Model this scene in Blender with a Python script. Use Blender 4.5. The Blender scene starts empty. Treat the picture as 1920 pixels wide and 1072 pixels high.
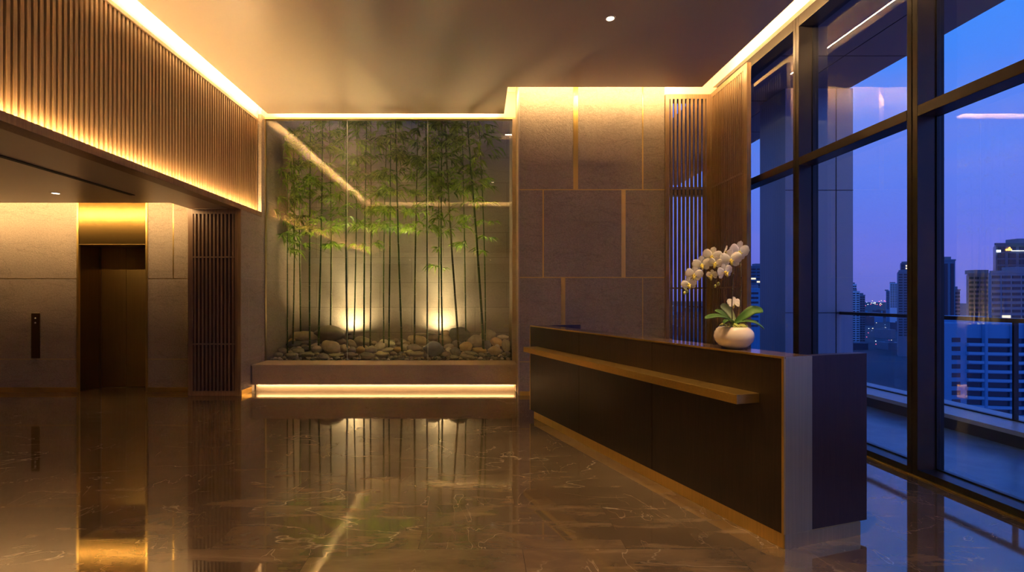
import bpy, bmesh, math, random
from mathutils import Vector, Matrix, noise
random.seed(11)
PI = math.pi
C = bpy.context.scene.collection
F = 900.0; CX = 898.0; CY = 557.0; CH = 1.45        # focal length, vanishing point and eye height of the view

def P(px, py, Y):
    return Vector(((px-CX)*Y/F, Y, CH-(py-CY)*Y/F))

# ------------------------------------------------------------------ mesh helpers
def box(bm, x0, x1, y0, y1, z0, z1):
    v = [bm.verts.new((x, y, z)) for x in (x0, x1) for y in (y0, y1) for z in (z0, z1)]
    for f in ((0,1,3,2), (4,6,7,5), (0,4,5,1), (2,3,7,6), (0,2,6,4), (1,5,7,3)):
        bm.faces.new([v[i] for i in f])

def prism(bm, pts, z0, z1):
    a = [bm.verts.new((p[0], p[1], z0)) for p in pts]
    b = [bm.verts.new((p[0], p[1], z1)) for p in pts]
    n = len(pts)
    bm.faces.new(a[::-1]); bm.faces.new(b)
    for i in range(n):
        bm.faces.new((a[i], a[(i+1) % n], b[(i+1) % n], b[i]))

def tube(bm, pts, radii, seg=8, cap=True):
    pts = [Vector(p) for p in pts]; rings = []
    ref = Vector((0.31, 0.95, 0.05))
    for i, p in enumerate(pts):
        t = (pts[min(i+1, len(pts)-1)]-pts[max(i-1, 0)]).normalized()
        a = t.cross(ref)
        if a.length < 1e-3: a = t.cross(Vector((1, 0, 0)))
        a.normalize(); b = t.cross(a)
        r = radii[i] if hasattr(radii, '__len__') else radii
        rings.append([bm.verts.new(p+a*math.cos(k*2*PI/seg)*r+b*math.sin(k*2*PI/seg)*r) for k in range(seg)])
    for i in range(len(rings)-1):
        for k in range(seg):
            bm.faces.new((rings[i][k], rings[i][(k+1) % seg], rings[i+1][(k+1) % seg], rings[i+1][k]))
    if cap:
        bm.faces.new(rings[0][::-1]); bm.faces.new(rings[-1])

def lathe(bm, prof, c=(0, 0, 0), seg=40):
    rings = []
    for r, z in prof:
        rings.append([bm.verts.new((c[0]+r*math.cos(k*2*PI/seg), c[1]+r*math.sin(k*2*PI/seg), c[2]+z)) for k in range(seg)])
    for i in range(len(rings)-1):
        for k in range(seg):
            bm.faces.new((rings[i][k], rings[i][(k+1) % seg], rings[i+1][(k+1) % seg], rings[i+1][k]))
    bm.faces.new(rings[0][::-1]); bm.faces.new(rings[-1])

def obj(name, bm, mat, parent=None, smooth=False, bevel=0, loc=None):
    bmesh.ops.recalc_face_normals(bm, faces=bm.faces[:])
    me = bpy.data.meshes.new(name); bm.to_mesh(me); bm.free()
    if smooth:
        for p in me.polygons: p.use_smooth = True
    me.materials.append(mat)
    o = bpy.data.objects.new(name, me); C.objects.link(o)
    if parent: o.parent = parent
    if loc is not None: o.location = loc
    if bevel:
        m = o.modifiers.new('bevel', 'BEVEL'); m.width = bevel; m.segments = 2; m.limit_method = 'ANGLE'
    return o

def boxes(name, lst, mat, parent=None, bevel=0):
    bm = bmesh.new()
    for b in lst: box(bm, *b)
    return obj(name, bm, mat, parent, bevel=bevel)

def empty(name, loc=(0, 0, 0)):
    o = bpy.data.objects.new(name, None); C.objects.link(o); o.location = loc; o.empty_display_size = .1
    return o

def tag(o, label, cat, group=None, kind=None):
    o['label'] = label; o['category'] = cat
    if group: o['group'] = group
    if kind: o['kind'] = kind
    return o

def struct(o):
    o['kind'] = 'structure'; return o

# ------------------------------------------------------------------ materials
def newmat(name):
    m = bpy.data.materials.new(name); m.use_nodes = True
    nt = m.node_tree; nt.nodes.clear()
    out = nt.nodes.new('ShaderNodeOutputMaterial'); b = nt.nodes.new('ShaderNodeBsdfPrincipled')
    nt.links.new(b.outputs[0], out.inputs[0])
    return m, nt, b, out

def N(nt, t, **kw):
    n = nt.nodes.new(t)
    for k, v in kw.items():
        if k.startswith('i_'):
            n.inputs[k[2:].replace('_', ' ')].default_value = v
        else: setattr(n, k, v)
    return n

def coords(nt, scale=(1, 1, 1), rot=(0, 0, 0), loc=(0, 0, 0)):
    g = N(nt, 'ShaderNodeNewGeometry'); mp = N(nt, 'ShaderNodeMapping')
    mp.inputs['Scale'].default_value = scale; mp.inputs['Rotation'].default_value = rot; mp.inputs['Location'].default_value = loc
    nt.links.new(g.outputs['Position'], mp.inputs['Vector'])
    return mp.outputs[0]

def ramp(nt, src, stops):
    r = N(nt, 'ShaderNodeValToRGB'); e = r.color_ramp.elements
    while len(e) < len(stops): e.new(.5)
    for i, (p, c) in enumerate(stops):
        e[i].position = p; e[i].color = (c[0], c[1], c[2], 1)
    nt.links.new(src, r.inputs[0]); return r.outputs[0]

def mixc(nt, fac, a, b, mode='MIX'):
    m = N(nt, 'ShaderNodeMix', data_type='RGBA', blend_type=mode)
    for s, v in ((m.inputs[0], fac), (m.inputs[6], a), (m.inputs[7], b)):
        if hasattr(v, 'links'): nt.links.new(v, s)
        elif isinstance(v, (int, float)): s.default_value = v
        else: s.default_value = (*v, 1)
    return m.outputs[2]

def bump(nt, b, h, strength, dist=.01):
    bp = N(nt, 'ShaderNodeBump'); bp.inputs['Strength'].default_value = strength; bp.inputs['Distance'].default_value = dist
    nt.links.new(h, bp.inputs['Height']); nt.links.new(bp.outputs[0], b.inputs['Normal'])

def plain(name, col, rough=.5, metal=0, spec=.5, emis=None, es=0):
    m, nt, b, o = newmat(name)
    b.inputs['Base Color'].default_value = (*col, 1); b.inputs['Roughness'].default_value = rough
    b.inputs['Metallic'].default_value = metal; b.inputs['Specular IOR Level'].default_value = spec
    if emis:
        b.inputs['Emission Color'].default_value = (*emis, 1); b.inputs['Emission Strength'].default_value = es
    return m

def stone(name, c1, c2, vein, sc=1.0, bstr=.35, blocks=None):
    m, nt, b, o = newmat(name)
    g = coords(nt)
    n1 = N(nt, 'ShaderNodeTexNoise', i_Scale=55*sc, i_Detail=5.0, i_Roughness=.7); nt.links.new(g, n1.inputs['Vector'])
    col = ramp(nt, n1.outputs[0], [(.3, c1), (.7, c2)])
    v = coords(nt, (.9, .9, 3.2), (0, .42, 0))
    n2 = N(nt, 'ShaderNodeTexNoise', i_Scale=1.3, i_Detail=7.0, i_Roughness=.62, i_Distortion=.9); nt.links.new(v, n2.inputs['Vector'])
    vf = ramp(nt, n2.outputs[0], [(.485, (0, 0, 0)), (.5, (.42, .42, .42)), (.515, (0, 0, 0))])
    col = mixc(nt, vf, col, vein)
    n3 = N(nt, 'ShaderNodeTexNoise', i_Scale=.8, i_Detail=3.0); nt.links.new(g, n3.inputs['Vector'])
    tone = ramp(nt, n3.outputs[0], [(.3, (.86, .86, .87)), (.7, (1.05, 1.04, 1.02))])
    col = mixc(nt, 1.0, col, tone, 'MULTIPLY')
    if blocks:
        mp = coords(nt, (1, 1, 1), (0, 0, 0), (0, 0, blocks[2]))
        sx = N(nt, 'ShaderNodeSeparateXYZ'); nt.links.new(mp, sx.inputs[0])
        ad = N(nt, 'ShaderNodeMath', operation='ADD'); nt.links.new(sx.outputs[0], ad.inputs[0]); nt.links.new(sx.outputs[1], ad.inputs[1])
        cx = N(nt, 'ShaderNodeCombineXYZ'); nt.links.new(ad.outputs[0], cx.inputs[0]); nt.links.new(sx.outputs[2], cx.inputs[1])
        br = N(nt, 'ShaderNodeTexBrick', i_Scale=1.0); br.inputs['Brick Width'].default_value = blocks[0]; br.inputs['Row Height'].default_value = blocks[1]
        br.inputs['Mortar Size'].default_value = .004; br.inputs['Color1'].default_value = (1, 1, 1, 1); br.inputs['Color2'].default_value = (.84, .84, .84, 1)
        br.inputs['Mortar'].default_value = (.45, .42, .38, 1)
        nt.links.new(cx.outputs[0], br.inputs['Vector']); col = mixc(nt, 1.0, col, br.outputs[0], 'MULTIPLY')
    nt.links.new(col, b.inputs['Base Color']); b.inputs['Roughness'].default_value = .62
    n4 = N(nt, 'ShaderNodeTexNoise', i_Scale=38*sc, i_Detail=6.0, i_Distortion=1.2); nt.links.new(g, n4.inputs['Vector'])
    bump(nt, b, n4.outputs[0], bstr, .012)
    return m

def wood(name, c1, c2, rough=.45, sc=1.0, grainax='z'):
    m, nt, b, o = newmat(name)
    s = (60*sc, 60*sc, 2.2*sc) if grainax == 'z' else (2.2*sc, 60*sc, 60*sc)
    g = coords(nt, s)
    n1 = N(nt, 'ShaderNodeTexNoise', i_Scale=1.0, i_Detail=5.0, i_Roughness=.65, i_Distortion=.3); nt.links.new(g, n1.inputs['Vector'])
    col = ramp(nt, n1.outputs[0], [(.3, c1), (.72, c2)])
    nt.links.new(col, b.inputs['Base Color']); b.inputs['Roughness'].default_value = rough
    bump(nt, b, n1.outputs[0], .12, .002)
    return m

def brass(name, c=(.62, .40, .13), rough=.3, ax=2, r2=None):
    m, nt, b, o = newmat(name)
    s = [90, 90, 90]; s[ax] = 1.2
    g = coords(nt, tuple(s))
    n1 = N(nt, 'ShaderNodeTexNoise', i_Scale=1.0, i_Detail=4.0); nt.links.new(g, n1.inputs['Vector'])
    col = ramp(nt, n1.outputs[0], [(.25, tuple(x*.82 for x in c)), (.75, c)])
    nt.links.new(col, b.inputs['Base Color'])
    b.inputs['Metallic'].default_value = 1; b.inputs['Roughness'].default_value = rough
    bump(nt, b, n1.outputs[0], .08, .001)
    return m

def glass(name, tint=(.93, .96, .97), ior=1.52, boost=1.0):
    m = bpy.data.materials.new(name); m.use_nodes = True
    nt = m.node_tree; nt.nodes.clear()
    out = N(nt, 'ShaderNodeOutputMaterial'); tr = N(nt, 'ShaderNodeBsdfTransparent'); gl = N(nt, 'ShaderNodeBsdfGlossy')
    tr.inputs[0].default_value = (*tint, 1); gl.inputs['Roughness'].default_value = 0.0; gl.inputs[0].default_value = (1, 1, 1, 1)
    fr = N(nt, 'ShaderNodeFresnel'); fr.inputs[0].default_value = ior
    geo = N(nt, 'ShaderNodeNewGeometry')
    inv = N(nt, 'ShaderNodeMath', operation='SUBTRACT'); inv.inputs[0].default_value = 1; nt.links.new(geo.outputs['Backfacing'], inv.inputs[1])
    ml = N(nt, 'ShaderNodeMath', operation='MULTIPLY'); nt.links.new(fr.outputs[0], ml.inputs[0]); nt.links.new(inv.outputs[0], ml.inputs[1])
    m2 = N(nt, 'ShaderNodeMath', operation='MULTIPLY', use_clamp=True); nt.links.new(ml.outputs[0], m2.inputs[0]); m2.inputs[1].default_value = boost
    mx = N(nt, 'ShaderNodeMixShader'); nt.links.new(m2.outputs[0], mx.inputs[0]); nt.links.new(tr.outputs[0], mx.inputs[1]); nt.links.new(gl.outputs[0], mx.inputs[2])
    nt.links.new(mx.outputs[0], out.inputs[0])
    return m

def floor_mat():
    m, nt, b, o = newmat('brown_marble')
    mp = coords(nt, (1, 1, 1), (0, 0, 0), (.35, .145, 0))
    br = N(nt, 'ShaderNodeTexBrick', i_Scale=1.0); br.offset = .5
    br.inputs['Brick Width'].default_value = 1.2; br.inputs['Row Height'].default_value = .582; br.inputs['Mortar Size'].default_value = .0016
    br.inputs['Mortar Smooth'].default_value = 0
    br.inputs['Color1'].default_value = (0, 0, 0, 1); br.inputs['Color2'].default_value = (1, 1, 1, 1); br.inputs['Mortar'].default_value = (.5, .5, .5, 1)
    nt.links.new(mp, br.inputs['Vector'])
    w = N(nt, 'ShaderNodeMath', operation='MULTIPLY'); w.inputs[1].default_value = 7.3; nt.links.new(br.outputs[0], w.inputs[0])
    def nz(scale, detail, dist, mapscale, rot, rough=.6):
        c = coords(nt, mapscale, (0, 0, rot))
        n = N(nt, 'ShaderNodeTexNoise', noise_dimensions='4D'); n.inputs['Scale'].default_value = scale; n.inputs['Detail'].default_value = detail
        n.inputs['Distortion'].default_value = dist; n.inputs['Roughness'].default_value = rough
        nt.links.new(c, n.inputs['Vector']); nt.links.new(w.outputs[0], n.inputs['W'])
        return n.outputs[0]
    cloud = nz(1.1, 6, .8, (1, 2.4, 1), .5)
    col = ramp(nt, cloud, [(.25, (.068, .047, .029)), (.5, (.115, .079, .047)), (.75, (.185, .128, .077))])
    streak = nz(1.7, 8, .5, (1, 6, 1), .45, .7)
    sf = ramp(nt, streak, [(.52, (0, 0, 0)), (.72, (.45, .45, .45))])
    col = mixc(nt, sf, col, (.33, .235, .145))
    v1 = nz(.75, 5, .7, (1, 2.6, 1), .6, .5)
    f1 = ramp(nt, v1, [(.4955, (0, 0, 0)), (.499, (.6, .6, .6)), (.5025, (0, 0, 0))])
    v2 = nz(1.5, 4, .8, (2.2, 1, 1), -.6, .5)
    f2 = ramp(nt, v2, [(.496, (0, 0, 0)), (.499, (.6, .6, .6)), (.502, (0, 0, 0))])
    gate = ramp(nt, nz(1.3, 2, 0, (1, 1, 1), 0), [(.45, (0, 0, 0)), (.62, (1, 1, 1))])
    f1 = mixc(nt, 1.0, f1, gate, 'MULTIPLY')
    gate2 = ramp(nt, nz(2.1, 2, 0, (1, 1, 1), 1.0), [(.48, (0, 0, 0)), (.62, (1, 1, 1))])
    f2 = mixc(nt, 1.0, f2, gate2, 'MULTIPLY')
    col = mixc(nt, f1, col, (.8, .68, .52)); col = mixc(nt, f2, col, (.7, .56, .42))
    mo = N(nt, 'ShaderNodeMath', operation='MULTIPLY'); mo.inputs[1].default_value = .75; nt.links.new(br.outputs['Fac'], mo.inputs[0])
    col = mixc(nt, mo.outputs[0], col, (.03, .02, .014))
    nt.links.new(col, b.inputs['Base Color'])
    b.inputs['Roughness'].default_value = .045; b.inputs['IOR'].default_value = 2.15
    big = N(nt, 'ShaderNodeTexNoise', i_Scale=9.0, i_Detail=2.0); nt.links.new(coords(nt), big.inputs['Vector'])
    bump(nt, b, big.outputs[0], .003, .01)
    return m

def mottled(name, c1, c2, scale=14, rough=.75, bs=.15):
    m, nt, b, o = newmat(name)
    tc = N(nt, 'ShaderNodeTexCoord')
    n = N(nt, 'ShaderNodeTexNoise', i_Scale=scale/3, i_Detail=7.0, i_Roughness=.65); nt.links.new(tc.outputs['Object'], n.inputs['Vector'])
    nt.links.new(ramp(nt, n.outputs[0], [(.3, c1), (.7, c2)]), b.inputs['Base Color'])
    b.inputs['Roughness'].default_value = rough
    n2 = N(nt, 'ShaderNodeTexNoise', i_Scale=scale*2, i_Detail=4.0); nt.links.new(tc.outputs['Object'], n2.inputs['Vector'])
    bump(nt, b, n2.outputs[0], bs, .01)
    return m

def leafmat(name, c1, c2, trans=.25, scale=9):
    m, nt, b, out = newmat(name)
    n = N(nt, 'ShaderNodeTexNoise', i_Scale=float(scale), i_Detail=2.0); nt.links.new(coords(nt), n.inputs['Vector'])
    col = ramp(nt, n.outputs[0], [(.35, c1), (.65, c2)])
    nt.links.new(col, b.inputs['Base Color']); b.inputs['Roughness'].default_value = .45
    t = N(nt, 'ShaderNodeBsdfTranslucent'); nt.links.new(col, t.inputs[0])
    mx = N(nt, 'ShaderNodeMixShader'); mx.inputs[0].default_value = trans
    nt.links.new(b.outputs[0], mx.inputs[1]); nt.links.new(t.outputs[0], mx.inputs[2]); nt.links.new(mx.outputs[0], out.inputs[0])
    return m

M = {}
M['stone'] = stone('sandblasted_stone', (.27, .212, .158), (.43, .34, .255), (.15, .12, .09), bstr=.7)
M['garden_stone'] = stone('garden_wall_stone', (.30, .26, .215), (.38, .33, .27), (.22, .19, .16), blocks=(1.25, .49, .22))
M['planter_stone'] = stone('planter_stone', (.40, .31, .245), (.50, .39, .31), (.3, .24, .19), bstr=.2)
M['cap_stone'] = stone('pale_cap_stone', (.46, .36, .27), (.54, .43, .32), (.4, .3, .22), bstr=.08)
M['marble'] = floor_mat()
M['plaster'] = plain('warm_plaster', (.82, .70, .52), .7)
M['ceiling'] = plain('ceiling_satin_paint', (.52, .42, .31), .33, spec=.5)
M['walnut'] = wood('walnut_slats', (.20, .118, .055), (.36, .225, .11), .42)
M['walnut_h'] = wood('walnut_rails', (.15, .085, .042), (.26, .15, .075), .42, grainax='x')
M['dark_walnut'] = wood('dark_walnut', (.18, .10, .058), (.32, .19, .105), .42)
M['backing'] = plain('dark_backing', (.05, .028, .016), .7)
M['wenge'] = wood('wenge_veneer', (.009, .0045, .0025), (.030, .015, .008), .36, sc=1.6)
M['top'] = plain('polished_dark_top', (.10, .065, .045), .1)
M['brass'] = brass('brushed_brass', (.80, .55, .17), .38)
M['brass_x'] = brass('brushed_brass_horizontal', (.74, .50, .14), .34, ax=0)
M['brass_panel'] = brass('golden_brass_panel', (.27, .165, .045), .27, ax=0)
M['bronze_dark'] = brass('dark_brass_plate', (.20, .125, .04), .35)
M['nickel_brass'] = brass('pale_brushed_brass', (.58, .46, .24), .40)
M['bronze'] = brass('dark_bronze_doors', (.46, .30, .10), .42)
M['darkmetal'] = plain('dark_window_metal', (.055, .045, .04), .35, 0.6)
M['gasket'] = plain('black_gasket', (.008, .008, .009), .5)
M['glass'] = glass('curtain_wall_glass', (.92, .97, 1.0), 1.55, 1.5)
M['gardenglass'] = glass('garden_glass', (.96, .975, .95), 1.55, 2.8)
M['seam'] = plain('glass_edge', (.75, .80, .66), .2)
M['railglass'] = glass('balustrade_glass', (.88, .95, .99), 1.5, 1.4)
M['led'] = plain('led_diffuser', (.9, .8, .6), .5, emis=(1, .66, .30), es=6)
M['lamp'] = plain('lamp_lens', (.9, .85, .8), .4, emis=(1, .78, .52), es=7)
M['white_trim'] = plain('white_lamp_trim', (.7, .62, .52), .5)
M['black'] = plain('matte_black', (.012, .011, .01), .6)
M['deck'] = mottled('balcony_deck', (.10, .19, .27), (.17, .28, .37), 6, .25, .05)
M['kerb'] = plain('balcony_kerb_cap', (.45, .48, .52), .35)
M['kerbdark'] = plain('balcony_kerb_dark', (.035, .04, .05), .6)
M['soffit'] = plain('balcony_soffit', (.16, .15, .15), .6)
M['pier'] = plain('metal_clad_pier', (.30, .33, .38), .4, .2)
M['culm'] = leafmat('bamboo_culm', (.03, .085, .012), (.07, .15, .02), 0.0, 3)
M['culm_b'] = leafmat('bamboo_culm_olive', (.08, .10, .02), (.14, .16, .04), 0.0, 3)
M['node'] = plain('bamboo_node', (.26, .28, .13), .5)
M['twig'] = plain('bamboo_twig', (.16, .15, .05), .6)
M['leafA'] = leafmat('bamboo_leaf', (.07, .16, .012), (.28, .42, .05), .45)
M['leafB'] = leafmat('bamboo_leaf_light', (.16, .30, .02), (.36, .50, .06), .4)
M['gravelbed'] = mottled('gravel_bed', (.09, .075, .05), (.2, .17, .12), 40, .9, .6)
M['petal'] = leafmat('orchid_petal', (.82, .78, .72), (.88, .85, .80), .25, 30)
M['lip'] = plain('orchid_lip', (.75, .62, .12), .45)
M['bud'] = plain('orchid_bud', (.45, .50, .12), .45)
M['stem'] = plain('orchid_stem', (.06, .05, .02), .5)
M['oleaf'] = leafmat('orchid_leaf', (.05, .14, .02), (.10, .22, .04), .1, 12)
M['oleaf_p'] = leafmat('orchid_leaf_pale', (.30, .38, .18), (.42, .48, .28), .15, 12)
M['pot'] = plain('glazed_white_pot', (.74, .64, .55), .16)
M['moss'] = mottled('orchid_roots_bark', (.10, .08, .04), (.28, .26, .12), 90, .9, .5)

# ------------------------------------------------------------------ lights
WARM = (1, .65, .29); KW = 3.8
def strip(name_loc, a, b, d, wpm, w=.012, parent=None, color=WARM, spread=180):
    a, b, d = Vector(a), Vector(b), Vector(d).normalized()
    L = (b-a).length; l = bpy.data.lights.new('strip_light', 'AREA'); l.shape = 'RECTANGLE'
    l.size = L; l.size_y = w; l.energy = wpm*L*KW; l.color = color; l.spread = math.radians(spread)
    o = bpy.data.objects.new('strip_light', l); C.objects.link(o)
    x = (b-a).normalized(); z = -d; y = z.cross(x)
    m = Matrix((x, y, z)).transposed().to_4x4(); m.translation = (a+b)/2
    if parent: o.parent = parent; m.translation = (a+b)/2-parent.location
    o.matrix_local = m
    return o

def cove(a, b, d, wpm, label, w=.012, thick=.012):
    """a linear lamp: an aluminium channel carrying a long light"""
    a, b, d = Vector(a), Vector(b), Vector(d).normalized()
    c = (a+b)/2; e = empty('linear_lamp', c); tag(e, label, 'lamp', 'linear cove lamps')
    del e['group']
    lo = Vector([min(a[i], b[i]) for i in range(3)])-c; hi = Vector([max(a[i], b[i]) for i in range(3)])-c
    off = -d*.012
    ax = 0 if abs(b[0]-a[0]) > abs(b[1]-a[1]) else 1
    h = [.008, .008, .005]; h[ax] = 0
    boxes('channel', [(lo[0]-h[0]+off[0], hi[0]+h[0]+off[0], lo[1]-h[1]+off[1], hi[1]+h[1]+off[1], lo[2]-h[2]+off[2], hi[2]+h[2]+off[2])], M['white_trim'], e)
    strip('', a, b, d, wpm, w, e)
    return e

def spot(loc, d, energy, angle, blend=.5, color=(1, .67, .34), r=.03, parent=None):
    l = bpy.data.lights.new('spot_light', 'SPOT'); l.energy = energy; l.spot_size = math.radians(angle); l.spot_blend = blend
    l.color = color; l.shadow_soft_size = r
    o = bpy.data.objects.new('spot_light', l); C.objects.link(o)
    q = Vector(d).to_track_quat('-Z', 'Y'); o.rotation_euler = q.to_euler()
    o.location = Vector(loc)-(parent.location if parent else Vector((0, 0, 0)))
    if parent: o.parent = parent
    return o

# ================================================================== SETTING
ZC = 4.40; XL = -3.50; XW = 3.53; XG = 3.69; YG = 7.86
struct(boxes('floor', [(-9.5, XW+.16, -3, 7.95, -.25, 0)], M['marble']))
# --- ceilings (main slab floats inside a lit perimeter recess)
bm = bmesh.new()
prism(bm, [(-3.40, .80), (3.135, .80), (3.135, 6.74), (.404, 6.74), (.404, 7.72), (-3.40, 7.72)], ZC, ZC+.07)
struct(obj('ceiling', bm, M['ceiling']))
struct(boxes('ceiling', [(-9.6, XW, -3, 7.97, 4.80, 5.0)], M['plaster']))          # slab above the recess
bm = bmesh.new()
prism(bm, [(-9.5, -3), (-3.68, -3), (-3.68, 7.06), (-4.25, 7.06), (-4.25, 6.61), (-9.5, 6.61)], 2.75, 2.81)
ca = struct(obj('ceiling', bm, M['ceiling']))
struct(boxes('ceiling', [(-9.5, -3.68, 6.30, 7.33, 3.22, 3.3), (-9.5, -3.68, 6.26, 6.30, 2.81, 3.3)], M['plaster']))
struct(boxes('ceiling', [(-3.68, XW, -3, .62, 2.75, 2.85)], M['ceiling']))

# --- walls
STONE_TOP = 4.8
def inlays(lst, parent, mat):
    for b in lst: boxes('inlay', [b], mat, parent)

w = struct(boxes('wall_left', [(-9.7, -9.5, -3, 7.5, 0, 4.8)], M['stone']))
w = struct(boxes('wall_front', [(-9.7, XW+.3, -3.2, -3, 0, 4.8)], M['stone']))
# lift wall with its opening
EY = 7.33
struct(boxes('trim_17', [(-6.11, -6.106, EY+.021, EY+.40, 0, 2.25), (-5.088, -5.07, EY+.021, EY+.40, 0, 2.25)], M['bronze_dark']))
w = struct(boxes('wall_back', [(-9.5, -6.11, EY, EY+.55, 0, 3.3), (-5.07, -4.0, EY, EY+.55, 0, 3.3)], M['stone']))
inlays([(-9.5, -6.13, EY-.002, EY+.002, 1.731, 1.739), (-5.05, -4.1, EY-.002, EY+.002, 1.731, 1.739),
        (-9.5, -6.13, EY-.001, EY+.002, .502, .508), (-5.05, -4.1, EY-.001, EY+.002, .502, .508),
        (-4.675, -4.660, EY-.002, EY+.002, 1.739, 3.25)], w, M['brass_x'])
struct(boxes('baseboard_back', [(-9.5, -6.135, EY-.012, EY, 0, .075)], M['brass_x']))
struct(boxes('baseboard_back', [(-5.05, -4.2, EY-.012, EY, 0, .075)], M['brass_x']))
# brass surround and panel above the lift
struct(boxes('trim_1', [(-6.135, -6.105, EY-.012, EY+.02, 0, 3.22)], M['brass']))
struct(boxes('trim_2', [(-5.085, -5.055, EY-.012, EY+.02, 0, 3.22)], M['brass']))
lp = struct(boxes('trim_3', [(-6.10, -5.09, EY-.008, EY+.40, 2.262, 3.22)], M['brass_panel']))
boxes('bottom_edge', [(-6.10, -5.09, EY-.012, EY+.40, 2.25, 2.262)], M['brass_x'], lp)
struct(boxes('trim_4', [(-6.28, -6.10, EY+.38, EY+.42, 0, 2.4)], M['bronze_dark']))
d1 = struct(boxes('door_1', [(-6.10, -5.702, EY+.425, EY+.46, .005, 2.25)], M['bronze'], bevel=.003))
d2 = struct(boxes('door_2', [(-5.696, -5.09, EY+.425, EY+.46, .005, 2.25)], M['bronze'], bevel=.003))
struct(boxes('trim_5', [(-6.3, -4.9, EY+.47, EY+.55, -.0, 2.6)], M['black']))

# garden side wall, left: in line with the slatted bulkhead
w = struct(boxes('wall_left', [(-4.0, XL, 7.20, 9.6, 0, 2.738), (-3.514, XL, 7.06, 7.20, 0, 2.738), (-4.0, XL, 7.725, 9.6, 2.738, 4.395), (-4.0, XL, 7.97, 9.6, 4.395, 6.6)], M['stone']))
inlays([(XL-.001, XL+.002, 7.2, 9.5, 1.731, 1.739), (XL-.001, XL+.002, 7.2, 7.86, .502, .508), (XL-.001, XL+.002, 7.7, 9.5, 3.036, 3.044),
        (XL-.001, XL+.002, 7.30, 7.306, .508, 1.731), (XL-.001, XL+.002, 8.6, 8.606, 1.739, 3.036)], w, M['planter_stone'])
struct(boxes('baseboard_left', [(XL, XL+.012, 7.06, 7.37, 0, .08)], M['brass']))
struct(boxes('trim_6', [(XL-.05, XL+.004, 7.045, 7.06, 0, 2.74)], M['walnut']))
# garden back and right walls
struct(boxes('wall_back', [(-4.0, .9, 9.45, 9.7, 0, 6.6)], M['garden_stone']))
w = struct(boxes('wall_back', [(.60, 2.745, 7.10, 9.7, 0, 4.8), (.60, 2.745, 7.97, 9.7, 4.8, 6.6)], M['stone']))
SY = 7.10
hz = lambda z, t=.006: (.60, 2.745, SY-.003, SY+.002, z-t, z+t)
inlays([hz(3.04), hz(1.742), hz(.495, .004),
        (1.395, 1.465, SY-.006, SY+.002, 3.046, 4.78), (2.414, 2.430, SY-.004, SY+.002, 3.046, 4.78),
        (.940, .960, SY-.004, SY+.002, 1.748, 3.034), (2.107, 2.168, SY-.006, SY+.002, 1.748, 3.034),
        (1.215, 1.277, SY-.006, SY+.002, .499, 1.736), (2.417, 2.427, SY-.003, SY+.002, .499, 1.736),
        (1.9, 1.91, SY-.003, SY+.002, 0.08, .491)], w, M['brass'])
inlays([(.598, .602, 7.2, 9.4, 1.738, 1.745), (.598, .602, 7.2, 9.4, 3.036, 3.044)], w, M['planter_stone'])
struct(boxes('baseboard_back', [(.60, 2.745, SY-.014, SY, 0, .06)], M['brass_x']))
struct(boxes('trim_7', [(.583, .600, SY-.012, 7.37, 0, 4.5)], M['cap_stone']))
# header over the garden glass
struct(boxes('wall_back', [(XL, .60, YG-.01, YG+.11, 4.376, 4.8)], M['plaster']))
struct(boxes('trim_8', [(XL, .60, YG-.045, YG+.03, 4.350, 4.376)], M['nickel_brass']))
struct(boxes('trim_9', [(XL, XL+.012, YG-.02, YG+.03, .41, 4.35)], M['nickel_brass']))
struct(boxes('trim_10', [(.545, .60, YG-.06, YG+.03, .41, 4.35)], M['cap_stone']))
xs = [XL+.012, -2.157, -.838, .545]
for i in range(3):
    g = struct(boxes('window_%d' % (i+1), [(xs[i]+.003, xs[i+1]-.003, YG, YG+.012, .41, 4.35)], M['gardenglass']))
for i in (1, 2):
    struct(boxes('trim_%d' % (10+i), [(xs[i]-.003, xs[i]+.003, YG-.001, YG+.013, .41, 4.35)], M['seam']))

# planter
pl = empty('garden_planter', (-1.45, 7.37, 0)); tag(pl, 'long low stone planter with a pale cap under the glass, lit from beneath', 'planter')
def lb(e, b): x, y, z = e.location; return (b[0]-x, b[1]-x, b[2]-y, b[3]-y, b[4]-z, b[5]-z)
boxes('front_panel', [lb(pl, (XL+.015, .565, 7.37, 7.42, .107, .392))], M['planter_stone'], pl, bevel=.003)
boxes('cap', [lb(pl, (XL+.012, .572, 7.36, 7.90, .392, .412))], M['cap_stone'], pl, bevel=.002)
boxes('end_panel', [lb(pl, (.565, .583, 7.36, 7.86, 0, .412))], M['cap_stone'], pl)
boxes('plinth', [lb(pl, (XL+.03, .56, 7.475, 7.6, 0, .11))], M['cap_stone'], pl)
boxes('underside', [lb(pl, (XL+.03, .565, 7.42, 7.9, .112, .125))], M['planter_stone'], pl)
cove((XL+.05, 7.455, .104), (.55, 7.455, .104), (0, .25, -1), .85, 'long warm lamp glowing under the planter lip')

# ---------------- slatted bulkheads
def slats(n, fn, mat, name='slats', parent=None):
    bm = bmesh.new()
    for i in range(n): box(bm, *fn(i))
    return obj(name, bm, mat, parent)

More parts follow.
